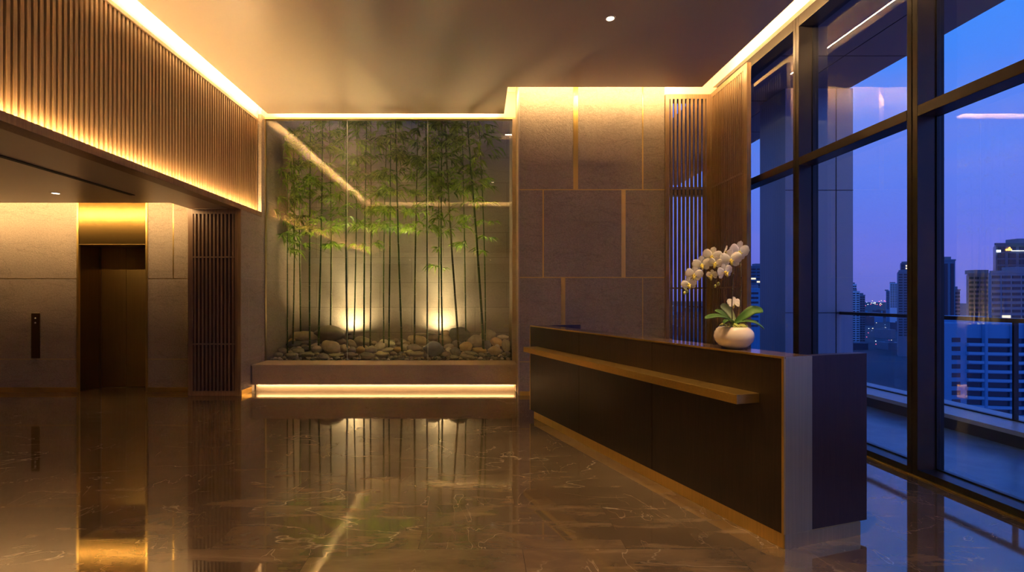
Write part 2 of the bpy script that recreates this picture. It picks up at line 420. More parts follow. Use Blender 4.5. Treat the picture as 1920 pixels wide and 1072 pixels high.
# left: runs front to back
bl = empty('slatted_bulkhead', (-3.54, 4.2, 2.74)); tag(bl, 'long walnut slatted bulkhead above the lift lobby opening, glowing along its bottom ledge', 'wall panel')
PITCH = .056
n = int((7.68-.66)/PITCH)
slats(n, lambda i: lb(bl, (-3.60, -3.555, .70+i*PITCH, .70+i*PITCH+.030, 2.80, 4.27)), M['walnut'], 'slats', bl)
boxes('backing_panel', [lb(bl, (-3.66, -3.60, .62, 7.70, 2.80, 4.36))], M['dark_walnut'], bl)
boxes('top_rail', [lb(bl, (-3.62, -3.54, .62, 7.70, 4.27, 4.31))], M['walnut'], bl)
boxes('ledge', [lb(bl, (-3.66, -3.50, .62, 7.72, 2.74, 2.782)), lb(bl, (-3.505, -3.49, .62, 7.72, 2.74, 2.815))], M['dark_walnut'], bl)
boxes('end_rail', [lb(bl, (-3.62, -3.55, 7.66, 7.70, 2.80, 4.27))], M['walnut'], bl)
struct(boxes('wall_left', [(-3.72, -3.66, -3, 7.2, 2.76, 4.8), (-3.66, -3.545, .62, 7.70, 4.311, 4.8), (-3.66, XL, 7.725, 7.86, 4.396, 4.8)], M['plaster']))
cove((-3.528, .75, 2.798), (-3.528, 7.66, 2.798), (-.25, 0, 1), 5.5, 'long warm lamp hidden in the ledge below the walnut slats')
# rear: crosses the room above the entrance
br_ = empty('slatted_bulkhead', (0, .62, 2.74)); tag(br_, 'walnut slatted bulkhead crossing above the entrance, seen mirrored in the garden glass', 'wall panel')
n = int((3.3+3.48)/PITCH)
slats(n, lambda i: lb(br_, (-3.46+i*PITCH, -3.43+i*PITCH, .56, .605, 2.80, 4.27)), M['walnut'], 'slats', br_)
boxes('backing_panel', [lb(br_, (-3.5, 3.5, .50, .56, 2.86, 4.36))], M['dark_walnut'], br_)
boxes('top_rail', [lb(br_, (-3.5, 3.5, .54, .62, 4.27, 4.31))], M['walnut'], br_)
boxes('ledge', [lb(br_, (-3.49, 3.5, .51, .66, 2.855, 2.90))], M['dark_walnut'], br_)
struct(boxes('wall_front', [(-3.6, 3.5, .40, .50, 2.86, 4.8), (-3.6, 3.5, .50, .61, 4.311, 4.8)], M['plaster']))

# recess lamps, standing on the ceiling slab edge
cove((-3.393, .9, 4.49), (-3.393, 7.66, 4.49), (-.95, 0, .3), 4.5, 'long warm lamp in the ceiling recess above the walnut slats')
cove((-3.3, 7.713, 4.49), (.34, 7.713, 4.49), (0, .95, .3), 3.5, 'long warm lamp in the ceiling recess above the garden glass')
cove((.397, 6.85, 4.49), (.397, 7.62, 4.49), (.95, 0, .3), 4, 'short warm lamp in the ceiling recess beside the garden glass')
cove((.5, 6.733, 4.49), (3.08, 6.733, 4.49), (0, .96, .25), 5.5, 'warm lamp in the ceiling recess washing the brass-lined stone wall')
cove((3.128, .9, 4.49), (3.128, 6.64, 4.49), (.95, 0, .3), 5.0, 'long warm lamp in the ceiling recess beside the tall windows')
cove((-3.3, .84, 4.50), (3.05, .84, 4.50), (0, -.8, .6), 3.5, 'warm lamp in the ceiling recess over the entrance bulkhead')
cove((-9.4, 6.603, 2.828), (-4.3, 6.603, 2.828), (0, .97, .2), 4.5, 'warm lamp in the ceiling recess washing the lift wall')

# ceiling details
def downlight(x, y, z, label, power, ang=70, aim=(0, 0, -1), r=.045):
    e = empty('downlight', (x, y, z)); tag(e, label, 'lamp')
    bm = bmesh.new(); lathe(bm, [(r+.008, -.004), (r+.010, 0), (r, .0), (r, .03), (r*.95, .03), (r*.9, -.003)], seg=32)
    obj('ring', bm, M['white_trim'], e)
    bm = bmesh.new(); lathe(bm, [(r*.86, -.005), (r*.9, -.001)], seg=32)
    obj('lens', bm, M['lamp'], e)
    spot((x, y, z-.012), aim, power, ang, .9, parent=e, r=.03)
    return e
downlight(1.39, 5.08, ZC, 'small round recessed ceiling lamp over the reception desk', 25, 60)
downlight(1.45, 2.2, ZC, 'round recessed ceiling lamp shining on the white orchid', 520, 30, (.09, .36, -1))
for (x, y, z, p, lab) in ((-2.4, -1.0, 2.75, 600, 'round recessed fill lamp added in the low entrance ceiling, left one'), (.4, -1.0, 2.75, 600, 'round recessed fill lamp added in the low entrance ceiling, middle one'),
                       (2.5, -1.4, 2.75, 240, 'round recessed fill lamp added in the low entrance ceiling, nearest the windows')):
    downlight(x, y, z, lab, p, 150)  # fill lamps added behind the camera to brighten the whole room
downlight(-5.29, 6.0, 2.75, 'small round recessed lamp in the low lift lobby ceiling', 10, 80)
downlight(.35, 3.4, ZC, 'added out-of-view ceiling lamp making a soft pool on the marble before the desk', 420, 62)  # extra lamp added above the frame to brighten this stretch of floor
sl = boxes('air_slot', [(-4.43, -4.37, 1.5, 6.1, 2.742, 2.7505)], M['black']); tag(sl, 'long thin dark air slot in the low lift lobby ceiling', 'vent')

# ---------------- slatted screens
def screen(x0, x1, y0, y1, z0, z1, along, nsl, rails, mat, label, backing=False, stile=.06, sw=.03, sd=.05):
    cx, cy = (x0+x1)/2, (y0+y1)/2
    e = empty('slatted_screen', (cx, cy, z0)); tag(e, label, 'screen')
    if along == 'x': a0, a1 = x0, x1
    else: a0, a1 = y0, y1
    def bb(u0, u1, v0, v1, za, zb):
        return lb(e, (u0, u1, v0, v1, za, zb)) if along == 'x' else lb(e, (v0, v1, u0, u1, za, zb))
    v0, v1 = (y0, y1) if along == 'x' else (x0, x1)
    for s in (0, 1):
        u = a0 if s == 0 else a1-stile
        boxes('stile', [bb(u, u+stile, v0, v1, z0, z1)], mat, e, bevel=.002)
    boxes('top_rail', [bb(a0+stile, a1-stile, v0, v1, z1-.07, z1)], mat, e)
    boxes('bottom_rail', [bb(a0+stile, a1-stile, v0, v1, z0, z0+.07)], mat, e)
    p = (a1-a0-2*stile)/(nsl)
    vm = (v0+v1)/2
    for i in range(nsl):
        c = a0+stile+p*(i+.5)
        boxes('slat', [bb(c-sw/2, c+sw/2, v0+.003, min(v1-.005, v0+.003+sd), z0+.07, z1-.07)], mat, e)
    for z in rails:
        boxes('cross_rail', [bb(a0+stile, a1-stile, v0-.003, v0+.012, z-.011, z+.011)], mat, e)
    if backing:
        boxes('backing_panel', [bb(a0+.01, a1-.01, v1+.001, v1+.03, z0, z1)], M['backing'], e)
    return e
screen(-4.283, -3.52, 7.062, 7.125, .0, 2.748, 'x', 11, (2.04, .76), M['dark_walnut'], 'dark walnut slatted screen standing between the lift and the garden', True, .075, .027)
screen(2.75, 3.41, 7.07, 7.12, 0, 4.44, 'x', 9, (3.06, 1.584), M['walnut'], 'walnut slatted screen facing the room beside the stone wall, sky showing through', False, .06, .034, .028)
screen(3.41, 3.465, 6.11, 7.12, 0, 4.44, 'y', 17, (3.06, 1.584), M['walnut'], 'walnut slatted screen turned along the windows behind the orchid', False, .09, .023)

# ---------------- curtain wall
posts = [-1.85, -.42, 1.01, 2.44, 3.865, 5.30, 6.72]
wn = 4
ZT0, ZT1, ZH = 2.905, 2.993, 4.44
for i, y in enumerate(posts):
    y2 = posts[i+1] if i+1 < len(posts) else 7.33
    e = empty('window_%d' % wn, (XW, y, 0)); struct(e); wn += 1
    boxes('mullion', [lb(e, (XW, XG+.03, y, y+.045, 0, 4.8)), lb(e, (XW, XG+.03, y+.052, y+.095, 0, 4.8))], M['darkmetal'], e, bevel=.003)
    boxes('mullion_core', [lb(e, (XW+.015, XG+.06, y+.004, y+.09, 0, 4.8))], M['gasket'], e)
    boxes('transom', [lb(e, (XW, XG+.02, y+.096, y2-.001, ZT0, ZT1))], M['darkmetal'], e, bevel=.003)
    boxes('sill', [lb(e, (XW, XG+.06, y+.096, y2-.001, 0, .062))], M['darkmetal'], e, bevel=.003)
    boxes('header', [lb(e, (XW, XG+.06, y+.096, y2-.001, ZH, 4.8))], M['darkmetal'], e, bevel=.003)
    boxes('upper_glass', [lb(e, (XG, XG+.02, y+.096, y2-.001, ZT1, ZH))], M['glass'], e)
    boxes('lower_glass', [lb(e, (XG, XG+.02, y+.096, y2-.001, .062, ZT0))], M['glass'], e)
    boxes('gasket', [lb(e, (XG-.012, XG-.001, y+.096, y2-.001, .062, .072)), lb(e, (XG-.012, XG-.001, y+.096, y+.104, .062, ZH)),
                     lb(e, (XG-.012, XG-.001, y2-.009, y2-.001, .062, ZH))], M['gasket'], e)
struct(boxes('trim_13', [(XW-.012, XW-.001, -3, 7.06, 0, .012)], M['brass']))
# window behind the room-facing screen
e = empty('window_%d' % wn, (3.1, 7.30, 0)); struct(e)
boxes('frame', [lb(e, (2.745, 3.75, 7.28, 7.42, 0, .062)), lb(e, (2.745, 3.75, 7.28, 7.42, 4.44, 4.8)), lb(e, (3.60, 3.75, 7.36, 7.46, 0, 4.8))], M['darkmetal'], e)
boxes('transom', [lb(e, (2.745, 3.72, 7.28, 7.42, 3.0, 3.09))], M['darkmetal'], e)
boxes('glass', [lb(e, (2.745, 3.60, 7.34, 7.36, .062, 4.44))], M['glass'], e)
# ledge above the screens, closing the recess
struct(boxes('trim_14', [(2.745, XW, 7.12, 7.28, 4.45, 4.8), (3.47, XW, .62, 7.12, 4.56, 4.8)], M['plaster']))
struct(boxes('wall_right', [(XW, XG+.1, -3, 7.33, 4.801, 5.0)], M['soffit']))

# ---------------- balcony
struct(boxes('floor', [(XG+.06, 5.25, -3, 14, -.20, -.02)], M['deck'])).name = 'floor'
kb = struct(boxes('trim_15', [(5.25, 5.9, -3, 14, -.6, .10)], M['kerbdark']))
struct(boxes('trim_16', [(5.24, 5.95, -3, 14, .10, .145)], M['kerb']))
bm = bmesh.new(); box(bm, XG+.1, 5.80, -3, 14, 4.72, 4.95)
so = struct(obj('ceiling', bm, M['soffit']))
for k in range(8): boxes('panel_joint', [(XG+.1, 5.8, -1+k*1.5, -.992+k*1.5, 4.715, 4.722)], M['gasket'], so)
boxes('panel_joint', [(4.95, 4.958, -3, 14, 4.715, 4.722)], M['gasket'], so)
pr = struct(boxes('wall_right', [(4.80, 5.86, 7.52, 8.2, -.3, 4.72)], M['pier']))
boxes('panel_joint', [(5.59, 5.60, 7.515, 7.525, -.3, 4.72)], M['gasket'], pr)
for z in (1.2, 3.12): boxes('panel_joint', [(4.80, 5.86, 7.515, 7.525, z, z+.01)], M['gasket'], pr)
py = [.35, 2.70, 5.06, 7.50, 8.3, 10.6, 13]
for i, (a, b) in enumerate([(.35, 2.70), (2.70, 5.06), (5.06, 7.50), (8.22, 10.6), (10.6, 13)]):
    e = empty('glass_balustrade', (5.66, (a+b)/2, .145))
    tag(e, ['glass balcony balustrade panel nearest the camera, off to the right', 'glass balcony balustrade panel at the right edge of the view',
            'glass balcony balustrade panel seen through the two tall windows right of the desk', 'glass balcony balustrade panel just beyond the clad pier',
            'far glass balcony balustrade panel seen between the screen slats'][i], 'balustrade')
    boxes('glass', [lb(e, (5.655, 5.67, a+.02, b-.01, .147, 1.18))], M['railglass'], e)
    boxes('handrail', [lb(e, (5.63, 5.70, a, b, 1.18, 1.225))], M['darkmetal'], e)
    boxes('post', [lb(e, (5.64, 5.69, a, a+.018, .145, 1.18))], M['darkmetal'], e)
    boxes('base_channel', [lb(e, (5.64, 5.69, a+.02, b, .145, .16))], M['darkmetal'], e)

# ================================================================== RECEPTION DESK
A = Vector((1.751, 2.76)); U = Vector((-1.131, 3.08)).normalized(); E = Vector((.63, .188)).normalized()
LEN = 3.281; WID = .657; TOPZ = 1.1075
def dp(t, e): v = A+U*t+E*e; return (v.x, v.y)
def dbox(bm, t0, t1, e0, e1, z0, z1): prism(bm, [dp(t0, e0), dp(t1, e0), dp(t1, e1), dp(t0, e1)], z0, z1)
def dobj(name, t0, t1, e0, e1, z0, z1, mat, parent, bevel=.002):
    bm = bmesh.new(); dbox(bm, t0, t1, e0, e1, z0, z1)
    bmesh.ops.translate(bm, verts=bm.verts, vec=-parent.location)
    return obj(name, bm, mat, parent, bevel=bevel)
c = dp(LEN/2, WID/2)
rd = empty('reception_desk', (c[0], c[1], 0)); tag(rd, 'long dark wood reception desk with brass shelf, brass corner and brass plinth', 'desk')
Z0 = .085
# front panels between their seams
for (a, b) in ((.012, 1.108), (1.112, 2.178), (2.182, LEN-.008)):
    dobj('front_panel', a, b, .002, .02, Z0, TOPZ-.012, M['wenge'], rd, .001)
dobj('core', .012, LEN-.01, .02, .205, Z0, TOPZ-.014, M['wenge'], rd)
dobj('edge_trim', -.004, .011, -.002, .012, Z0, TOPZ-.012, M['brass'], rd, .001).name = 'edge_trim'
dobj('edge_trim', LEN-.008, LEN, -.002, .012, Z0, TOPZ-.012, M['brass'], rd, .001)
dobj('end_plate', -.004, .012, .012, .213, Z0-.003, TOPZ-.002, M['nickel_brass'], rd, .001)
dobj('top_edge', -.004, LEN, -.002, .006, TOPZ-.012, TOPZ+.001, M['brass_x'], rd, .001)
dobj('desk_top', -.003, LEN, .006, .215, TOPZ-.012, TOPZ, M['top'], rd, .001)
dobj('end_panel', -.002, .05, .214, WID, Z0, TOPZ, M['wenge'], rd)
dobj('end_panel', LEN-.05, LEN, .215, WID, Z0, TOPZ, M['wenge'], rd)
dobj('worktop', .05, LEN-.05, .205, WID-.01, .72, .75, M['top'], rd)
dobj('plinth', .0, LEN-.10, .004, WID-.06, 0, Z0, M['brass'], rd)
bm = bmesh.new(); dbox(bm, -.006, .0, .004, WID-.06, 0, Z0-.002); bmesh.ops.translate(bm, verts=bm.verts, vec=-rd.location)
obj('plinth_end', bm, M['nickel_brass'], rd)
dobj('shelf', .156, 3.10, -.169, .002, .812, .869, M['brass_x'], rd, .002)

# ================================================================== CALL PANEL
cp = empty('call_panel', (-6.765, EY, .86)); tag(cp, 'narrow dark brass lift call plate on the stone wall', 'call panel')
boxes('plate', [(-.065, .065, -.010, 0, -.34, .345)], M['bronze_dark'], cp, bevel=.002)
for z in (.27, .20):
    bm = bmesh.new(); lathe(bm, [(.012, 0), (.012, .006), (.009, .008)], seg=20)
    bmesh.ops.rotate(bm, verts=bm.verts, matrix=Matrix.Rotation(PI/2, 3, 'X')); bmesh.ops.translate(bm, verts=bm.verts, vec=(0, -.009, z))
    o = obj('button', bm, M['white_trim'], cp); o['label'] = 'small pale round button'

# ================================================================== GARDEN
GX0, GX1, GY0, GY1 = XL, .60, YG+.015, 9.45
bedz = lambda y: .40+.13*(y-7.9)
bm = bmesh.new()
nx, ny = 60, 24; vs = []
for j in range(ny+1):
    for i in range(nx+1):
        x = GX0+.004+(GX1-GX0-.008)*i/nx; y = GY0+(GY1-GY0-.004)*j/ny
        vs.append(bm.verts.new((x, y, bedz(y)-.02+.02*noise.noise(Vector((x*4, y*4, 0))))))
for j in range(ny):
    for i in range(nx):
        a = j*(nx+1)+i; bm.faces.new((vs[a], vs[a+1], vs[a+nx+2], vs[a+nx+1]))
ge = bmesh.ops.extrude_face_region(bm, geom=bm.faces[:])
for v in [g for g in ge['geom'] if isinstance(g, bmesh.types.BMVert)]: v.co.z = .13
tag(obj('gravel_bed', bm, M['gravelbed'], smooth=False), 'fine gravel filling the planter bed beneath the river stones', 'gravel', kind='stuff')

SC = {'tan': ((.30, .235, .14), (.42, .34, .21)), 'olive': ((.20, .18, .11), (.30, .27, .17)), 'grey': ((.15, .14, .12), (.23, .22, .19)),
      'dark': ((.06, .06, .055), (.11, .11, .10)), 'ochre': ((.34, .22, .08), (.45, .31, .13)), 'pale': ((.38, .33, .25), (.5, .45, .35)),
      'mauve': ((.22, .18, .155), (.32, .27, .23)), 'blue': ((.14, .16, .17), (.21, .24, .25)), 'brown': ((.16, .13, .10), (.25, .2, .15)),
      'green': ((.06, .075, .055), (.11, .13, .09))}
SM = {k: mottled('river_stone_'+k, tuple(v*1.6 for v in a), tuple(v*1.6 for v in b), 9, .62, .08) for k, (a, b) in SC.items()}
protos = []
for k in range(7):
    bm = bmesh.new(); bmesh.ops.create_icosphere(bm, subdivisions=4, radius=.5)
    off = Vector((k*7.3, k*3.1, k))
    for v in bm.verts:
        d = v.co.normalized()
        s = .5*(1+.22*noise.noise(d*1.1+off)+.04*noise.noise(d*3+off))
        v.co = d*s; v.co.x *= 1.03
    me = bpy.data.meshes.new('river_stone'); bm.to_mesh(me); bm.free()
    for p in me.polygons: p.use_smooth = True
    protos.append(me)
smesh = {}
def stone_mesh(k, col):
    if (k, col) not in smesh:
        me = protos[k].copy(); me.materials.clear(); me.materials.append(SM[col]); smesh[(k, col)] = me
    return smesh[(k, col)]
def put_stone(name, loc, dims, rot, k, col):
    o = bpy.data.objects.new(name, stone_mesh(k, col)); C.objects.link(o)
    o.location = loc; o.scale = dims; o.rotation_euler = rot
    return o
Z5 = [(570,370,330,140,'tan','wide flat tan boulder at the back of the left end',0), (345,470,120,130,'ochre','upright olive tan stone leaning at the far left',0),
 (465,490,190,105,'dark','dark grey oval stone below the wide tan boulder',0), (695,445,280,115,'grey','long flat grey-green stone left of the biggest boulder',-6),
 (1030,335,425,200,'brown','biggest grey-brown boulder, left of the first uplight',0), (1315,390,120,80,'dark','dark stone half behind the right end of the biggest boulder',0),
 (1165,445,145,90,'brown','grey-brown stone under the right end of the biggest boulder',0), (1035,520,250,175,'tan','large egg-shaped tan stone below the biggest boulder',14),
 (1320,475,150,105,'tan','tan stone just right of the first glass seam',18), (1475,448,220,135,'olive','large rounded olive tan stone right of the first uplight',8),
 (820,500,150,60,'pale','slim beige stone left of the egg-shaped stone',-12), (845,555,160,100,'mauve','grey-beige stone left of the egg-shaped stone, lower one',0),
 (590,575,165,85,'olive','olive grey oval stone below the long flat grey-green stone',4), (695,545,130,60,'dark','small black stone wedged under the long flat stone',10),
 (440,570,120,50,'dark','flat dark stone below the dark oval at the left',0), (315,575,130,85,'brown','dark olive stone at the lower far left',0),
 (1225,545,125,110,'tan','beige stone touching the egg-shaped stone on its right',0), (1335,565,110,85,'mauve','small pinkish beige stone right of the first seam',0),
 (1450,560,135,90,'ochre','warm ochre stone under the large olive tan stone',0), (1595,565,165,95,'mauve','mauve grey oval stone right of the warm ochre one',6),
 (1710,515,145,110,'pale','light grey-tan stone tilted up, left of centre',-25), (1815,560,160,60,'pale','slim pale stone lying near the bed centre',-12),
 (1640,470,90,60,'tan','small tan stone behind the tilted light one',0), (310,630,110,70,'olive','small round stone in the front row at the far left',0),
 (490,635,140,75,'olive','olive stone second from left in the front row',0), (720,625,180,70,'olive','long olive stone in the front row below the black one',0),
 (940,650,150,85,'grey','grey stone in the front row left of the flat slab',14), (1105,632,190,45,'olive','thin flat slab stone in front of the egg-shaped stone',0),
 (1300,628,150,75,'brown','brownish stone in the front row by the first seam',0), (1540,635,185,85,'olive','broad olive stone in the front row below the mauve oval',0),
 (1745,625,170,70,'olive','rough olive stone in the front row near the centre',0), (1850,485,150,80,'pale','pale knobbly stone on the crest near the centre',0)]
Z6 = [(95,480,120,70,'pale','pale stone on the crest beside the knobbly one',0), (195,555,140,65,'ochre','small yellow ochre stone right of centre',0),
 (300,480,130,70,'tan','tan stone behind the mauve oval right of centre',-8), (415,535,195,100,'mauve','long mauve grey stone left of the big dark grey one',4),
 (395,410,130,110,'tan','round tan stone tucked behind a larger tan oval',0), (500,430,200,140,'tan','large tan oval left of the second glass seam',14),
 (685,400,160,85,'brown','brown-grey stone just right of the second seam',0), (845,420,190,130,'tan','tan wedge-shaped stone in front of the second uplight',18),
 (690,545,280,185,'blue','big dark blue-grey boulder in front at the second seam',-4), (900,515,145,80,'mauve','light taupe flat stone right of the blue-grey boulder',0),
 (1010,480,130,105,'grey','grey stone under the dark green boulder',10), (1040,345,270,200,'green','big dark green-black boulder at the leaning culm',0),
 (1150,410,90,75,'olive','small dark olive stone at the right foot of the green-black boulder',0), (1110,455,85,50,'olive','tiny olive stone above the golden one',0),
 (1135,520,190,125,'ochre','golden brown stone with a bright face, right of centre',-10), (990,585,160,105,'grey','grey-green stone in front of the grey one',8),
 (1270,435,205,160,'mauve','large round taupe stone in the right group',0), (1435,360,210,145,'olive','olive tan oval tilted on top of the right group',-14),
 (1420,490,110,125,'blue','upright blue-grey stone in the right group',0), (1560,450,170,120,'ochre','golden brown round stone at the right end',10),
 (1690,500,110,160,'olive','tall olive stone leaning at the far right end',-8), (1325,565,205,70,'ochre','flat ochre stone below the round taupe one',5),
 (1535,570,190,115,'tan','round tan stone in the front at the right end',0), (1200,605,200,50,'olive','thin olive slab tilted in the right front',12),
 (1645,380,150,55,'pale','pale rough flat stone at the back right corner',0), (855,330,90,80,'tan','tan stone in the glare of the second uplight',0),
 (660,330,110,50,'grey','grey stone at the back behind the second seam',0), (510,345,140,45,'olive','flat olive stone at the back left of the second seam',0),
 (460,620,200,75,'olive','long olive tan stone in the front row left of the big blue-grey boulder',0), (130,615,110,60,'brown','brown stone in the front row at the centre',0),
 (860,620,110,75,'brown','small brown stone right of the blue-grey boulder, in front',0), (965,660,120,50,'olive','small flat olive stone in front of the grey-green one',0),
 (1150,650,200,55,'olive','long flat stone lowest in the right front',8), (1350,625,90,55,'olive','small olive stone left of the round tan one',0)]
placed = []
for lst, ox in ((Z5, 480), (Z6, 720)):
    for i, (cx, cy, w_, h_, col, lab, rot) in enumerate(lst):
        px = ox+cx/7.385; py = 580+cy/7.385; w_ /= 7.385; h_ /= 7.385
        yb = py+h_/2
        Y = 2.077/(.13+(yb-557)/900)-.02
        Y = min(Y, 8.95)
        W = w_*Y/F; H = h_*Y/F; D = W*random.uniform(.72, .9)
        Y = max(Y, 7.90+D/2)
        c = P(px, py, Y)
        c.x = max(GX0+W/2+.01, min(GX1-W/2-.01, c.x))
        put_stone('river_stone', c, (W*1.02, D, H*1.05), (0, math.radians(rot), 0), (i*3+ox) % 7, col)
        tag(bpy.context.scene.collection.objects[-1], 'river stone: '+lab, 'stone', 'river stones in the garden bed')
        placed.append((c.x, Y, W/2))
def put_group(name, n, size, yr, lab, cat, group, cols, zoff):
    k = 0; tries = 0
    while k < n and tries < 6000:
        tries += 1
        s = random.uniform(*size); x = random.uniform(GX0+.06, GX1-.06); y = random.uniform(*yr)
        if any((x-a)**2+(y-b)**2 < (r*.55+s*.4)**2 for a, b, r in placed): continue
        placed.append((x, y, s/2))
        h = s*random.uniform(.5, .75)
        o = put_stone(name, (x, y, bedz(y)+h*.25+zoff), (s, s*random.uniform(.7, .95), h), (random.uniform(-.2, .2), random.uniform(-.2, .2), random.uniform(0, 6)), random.randrange(7), random.choice(cols))
        tag(o, lab, cat, group); k += 1
put_group('river_stone', 80, (.10, .20), (8.15, 9.3), 'plain rounded river stone filling the gaps between the larger stones', 'stone', 'filler river stones', ['tan', 'olive', 'brown', 'grey', 'mauve', 'pale'], .0)
put_group('pebble', 240, (.035, .085), (7.92, 8.45), 'small rounded pebble in the strip along the garden glass', 'pebble', 'pebbles along the glass', ['tan', 'olive', 'brown', 'grey', 'pale', 'olive', 'green'], .0)

# uplights
for (px, lab) in ((655, 'buried garden uplight behind the stones at the left bright patch'), (826, 'buried garden uplight behind the stones at the right bright patch')):
    Y = 9.20; x = (px-CX)*Y/F; z = bedz(Y)+.13
    e = empty('garden_uplight', (x, Y, z)); tag(e, lab, 'lamp')
    bm = bmesh.new(); lathe(bm, [(.035, -.03), (.038, .05), (.034, .055), (.032, .045)], seg=24); obj('housing', bm, M['black'], e, smooth=False); bm = bmesh.new(); lathe(bm, [(.008, -.16), (.008, -.03)], seg=12); obj('stake', bm, M['black'], e)
    bm = bmesh.new(); lathe(bm, [(.030, .046), (.030, .050)], seg=24); obj('lens', bm, M['lamp'], e)
    spot((x, Y-.01, z+.07), (0, .10, 1), 115, 175, 1, color=(1, .72, .36), r=.03, parent=e)
# low glow of the uplights towards the culms in front of them
    spot((x, Y-.03, z+.07), (0, -.2, 1), 430, 84, .9, color=(1, .76, .40), r=.06, parent=e)

# bamboo
def leaf(bm, p, d, L, W, droop):
    d = d.normalized(); side = d.cross(Vector((0, 0, 1)))
    if side.length < .05: side = Vector((1, 0, 0))
    side.normalize()
    side = (Matrix.Rotation(random.uniform(-.9, .9), 3, d) @ side)
    pts = []
    for t in (0, .3, .65, 1):
        q = p+d*L*t+Vector((0, 0, -1))*droop*L*t*t
        pts.append(q)
    ws = (.15, 1, .75, 0)
    l = []; r = []
    for q, w_ in zip(pts, ws):
        if w_ == 0:
            v = bm.verts.new(q); l.append(v); r.append(v)
        else:
            l.append(bm.verts.new(q+side*W*w_/2)); r.append(bm.verts.new(q-side*W*w_/2))
    bm.faces.new((l[0], r[0], r[1], l[1])); bm.faces.new((l[1], r[1], r[2], l[2])); bm.faces.new((l[2], r[2], l[3]))

def bamboo(bpx, tpx, Y, R, top, zl, nspray, lab, mat, light):
    base = P(bpx, 0, Y); base.z = bedz(Y)-.03
    tx = (tpx-CX)*Y/F
    e = empty('bamboo', base); tag(e, lab, 'bamboo', 'bamboo culms in the garden')
    H = top-base.z
    dx = tx-base.x                        # sideways shift reached at z = 4.4
    bow = random.uniform(-.03, .03); lean_y = random.uniform(-.12, .05)
    def path(z):
        t = z/(4.4-base.z)
        return Vector((dx*t**1.15+bow*math.sin(t*3.1), lean_y*t*t, z))
    bm = bmesh.new(); nb = bmesh.new()
    nz_ = 0; zz = 0; pts = []; rad = []; nodes = []
    while zz < H:
        r = R*(1-.62*(zz/H)**1.4)
        pts.append(path(zz)); rad.append(r)
        step = random.uniform(.20, .30) if zz < .8 else random.uniform(.26, .34)
        zz += step; nodes.append(min(zz, H))
    pts.append(path(H)); rad.append(R*.2)
    tube(bm, pts, rad, 10)
    obj('culm', bm, mat, e, smooth=True)
    for i in range(1, len(pts)-1):
        p = pts[i]; tube(nb, [p+Vector((0, 0, -.006)), p, p+Vector((0, 0, .005))], [rad[i]*1.02, rad[i]*1.14, rad[i]*1.02], 10)
    obj('nodes', nb, M['node'], e, smooth=True)
    lm = bmesh.new(); tw = bmesh.new()
    cand = [i for i in range(1, len(pts)) if pts[i].z+base.z > zl]
    for s in range(int(nspray*1.55)):
        if not cand: break
        i = cand[min(len(cand)-1, int(len(cand)*random.random()**.9))]
        p0 = pts[i]; hz_ = p0.z+base.z
        ang = random.uniform(0, 2*PI); el = random.uniform(.1, .8)
        BL = random.uniform(.15, .48)*(1.1 if hz_ > 2.6 else .6)
        d = Vector((math.cos(ang)*math.cos(el), math.sin(ang)*math.cos(el)*.75, math.sin(el)))
        pp = [p0]
        for k in range(1, 4): pp.append(p0+d*BL*k/3+Vector((0, 0, -.10*BL*k*k/3)))
        wx0, wx1, wy0, wy1 = GX0+.05-base.x, GX1-.05-base.x, GY0+.14-base.y, GY1-.06-base.y
        for q in pp: q.x = max(wx0, min(wx1, q.x)); q.y = max(wy0, min(wy1, q.y))
        tube(tw, pp, [.0032, .0026, .002, .0013], 4)
        nl = random.randint(9, 13)
        for j in range(nl):
            t = random.uniform(.45, 1.0); q = pp[0].lerp(pp[3], t); q.z = pp[min(3, int(t*3))].z
            a2 = ang+random.uniform(-1.3, 1.3)
            ld = Vector((math.cos(a2), math.sin(a2), random.uniform(-.5, .35)))
            L = random.uniform(.10, .20)
            tip = q+ld*L
            if not (wx0 < tip.x < wx1 and wy0 < tip.y < wy1): ld.x *= -.4; ld.y *= -.4
            leaf(lm, q, ld, L, L*.17, random.uniform(.2, .8))
    obj('twigs', tw, M['twig'], e)
    me = obj('leaves', lm, M['leafB'] if light else M['leafA'], e)
    return e
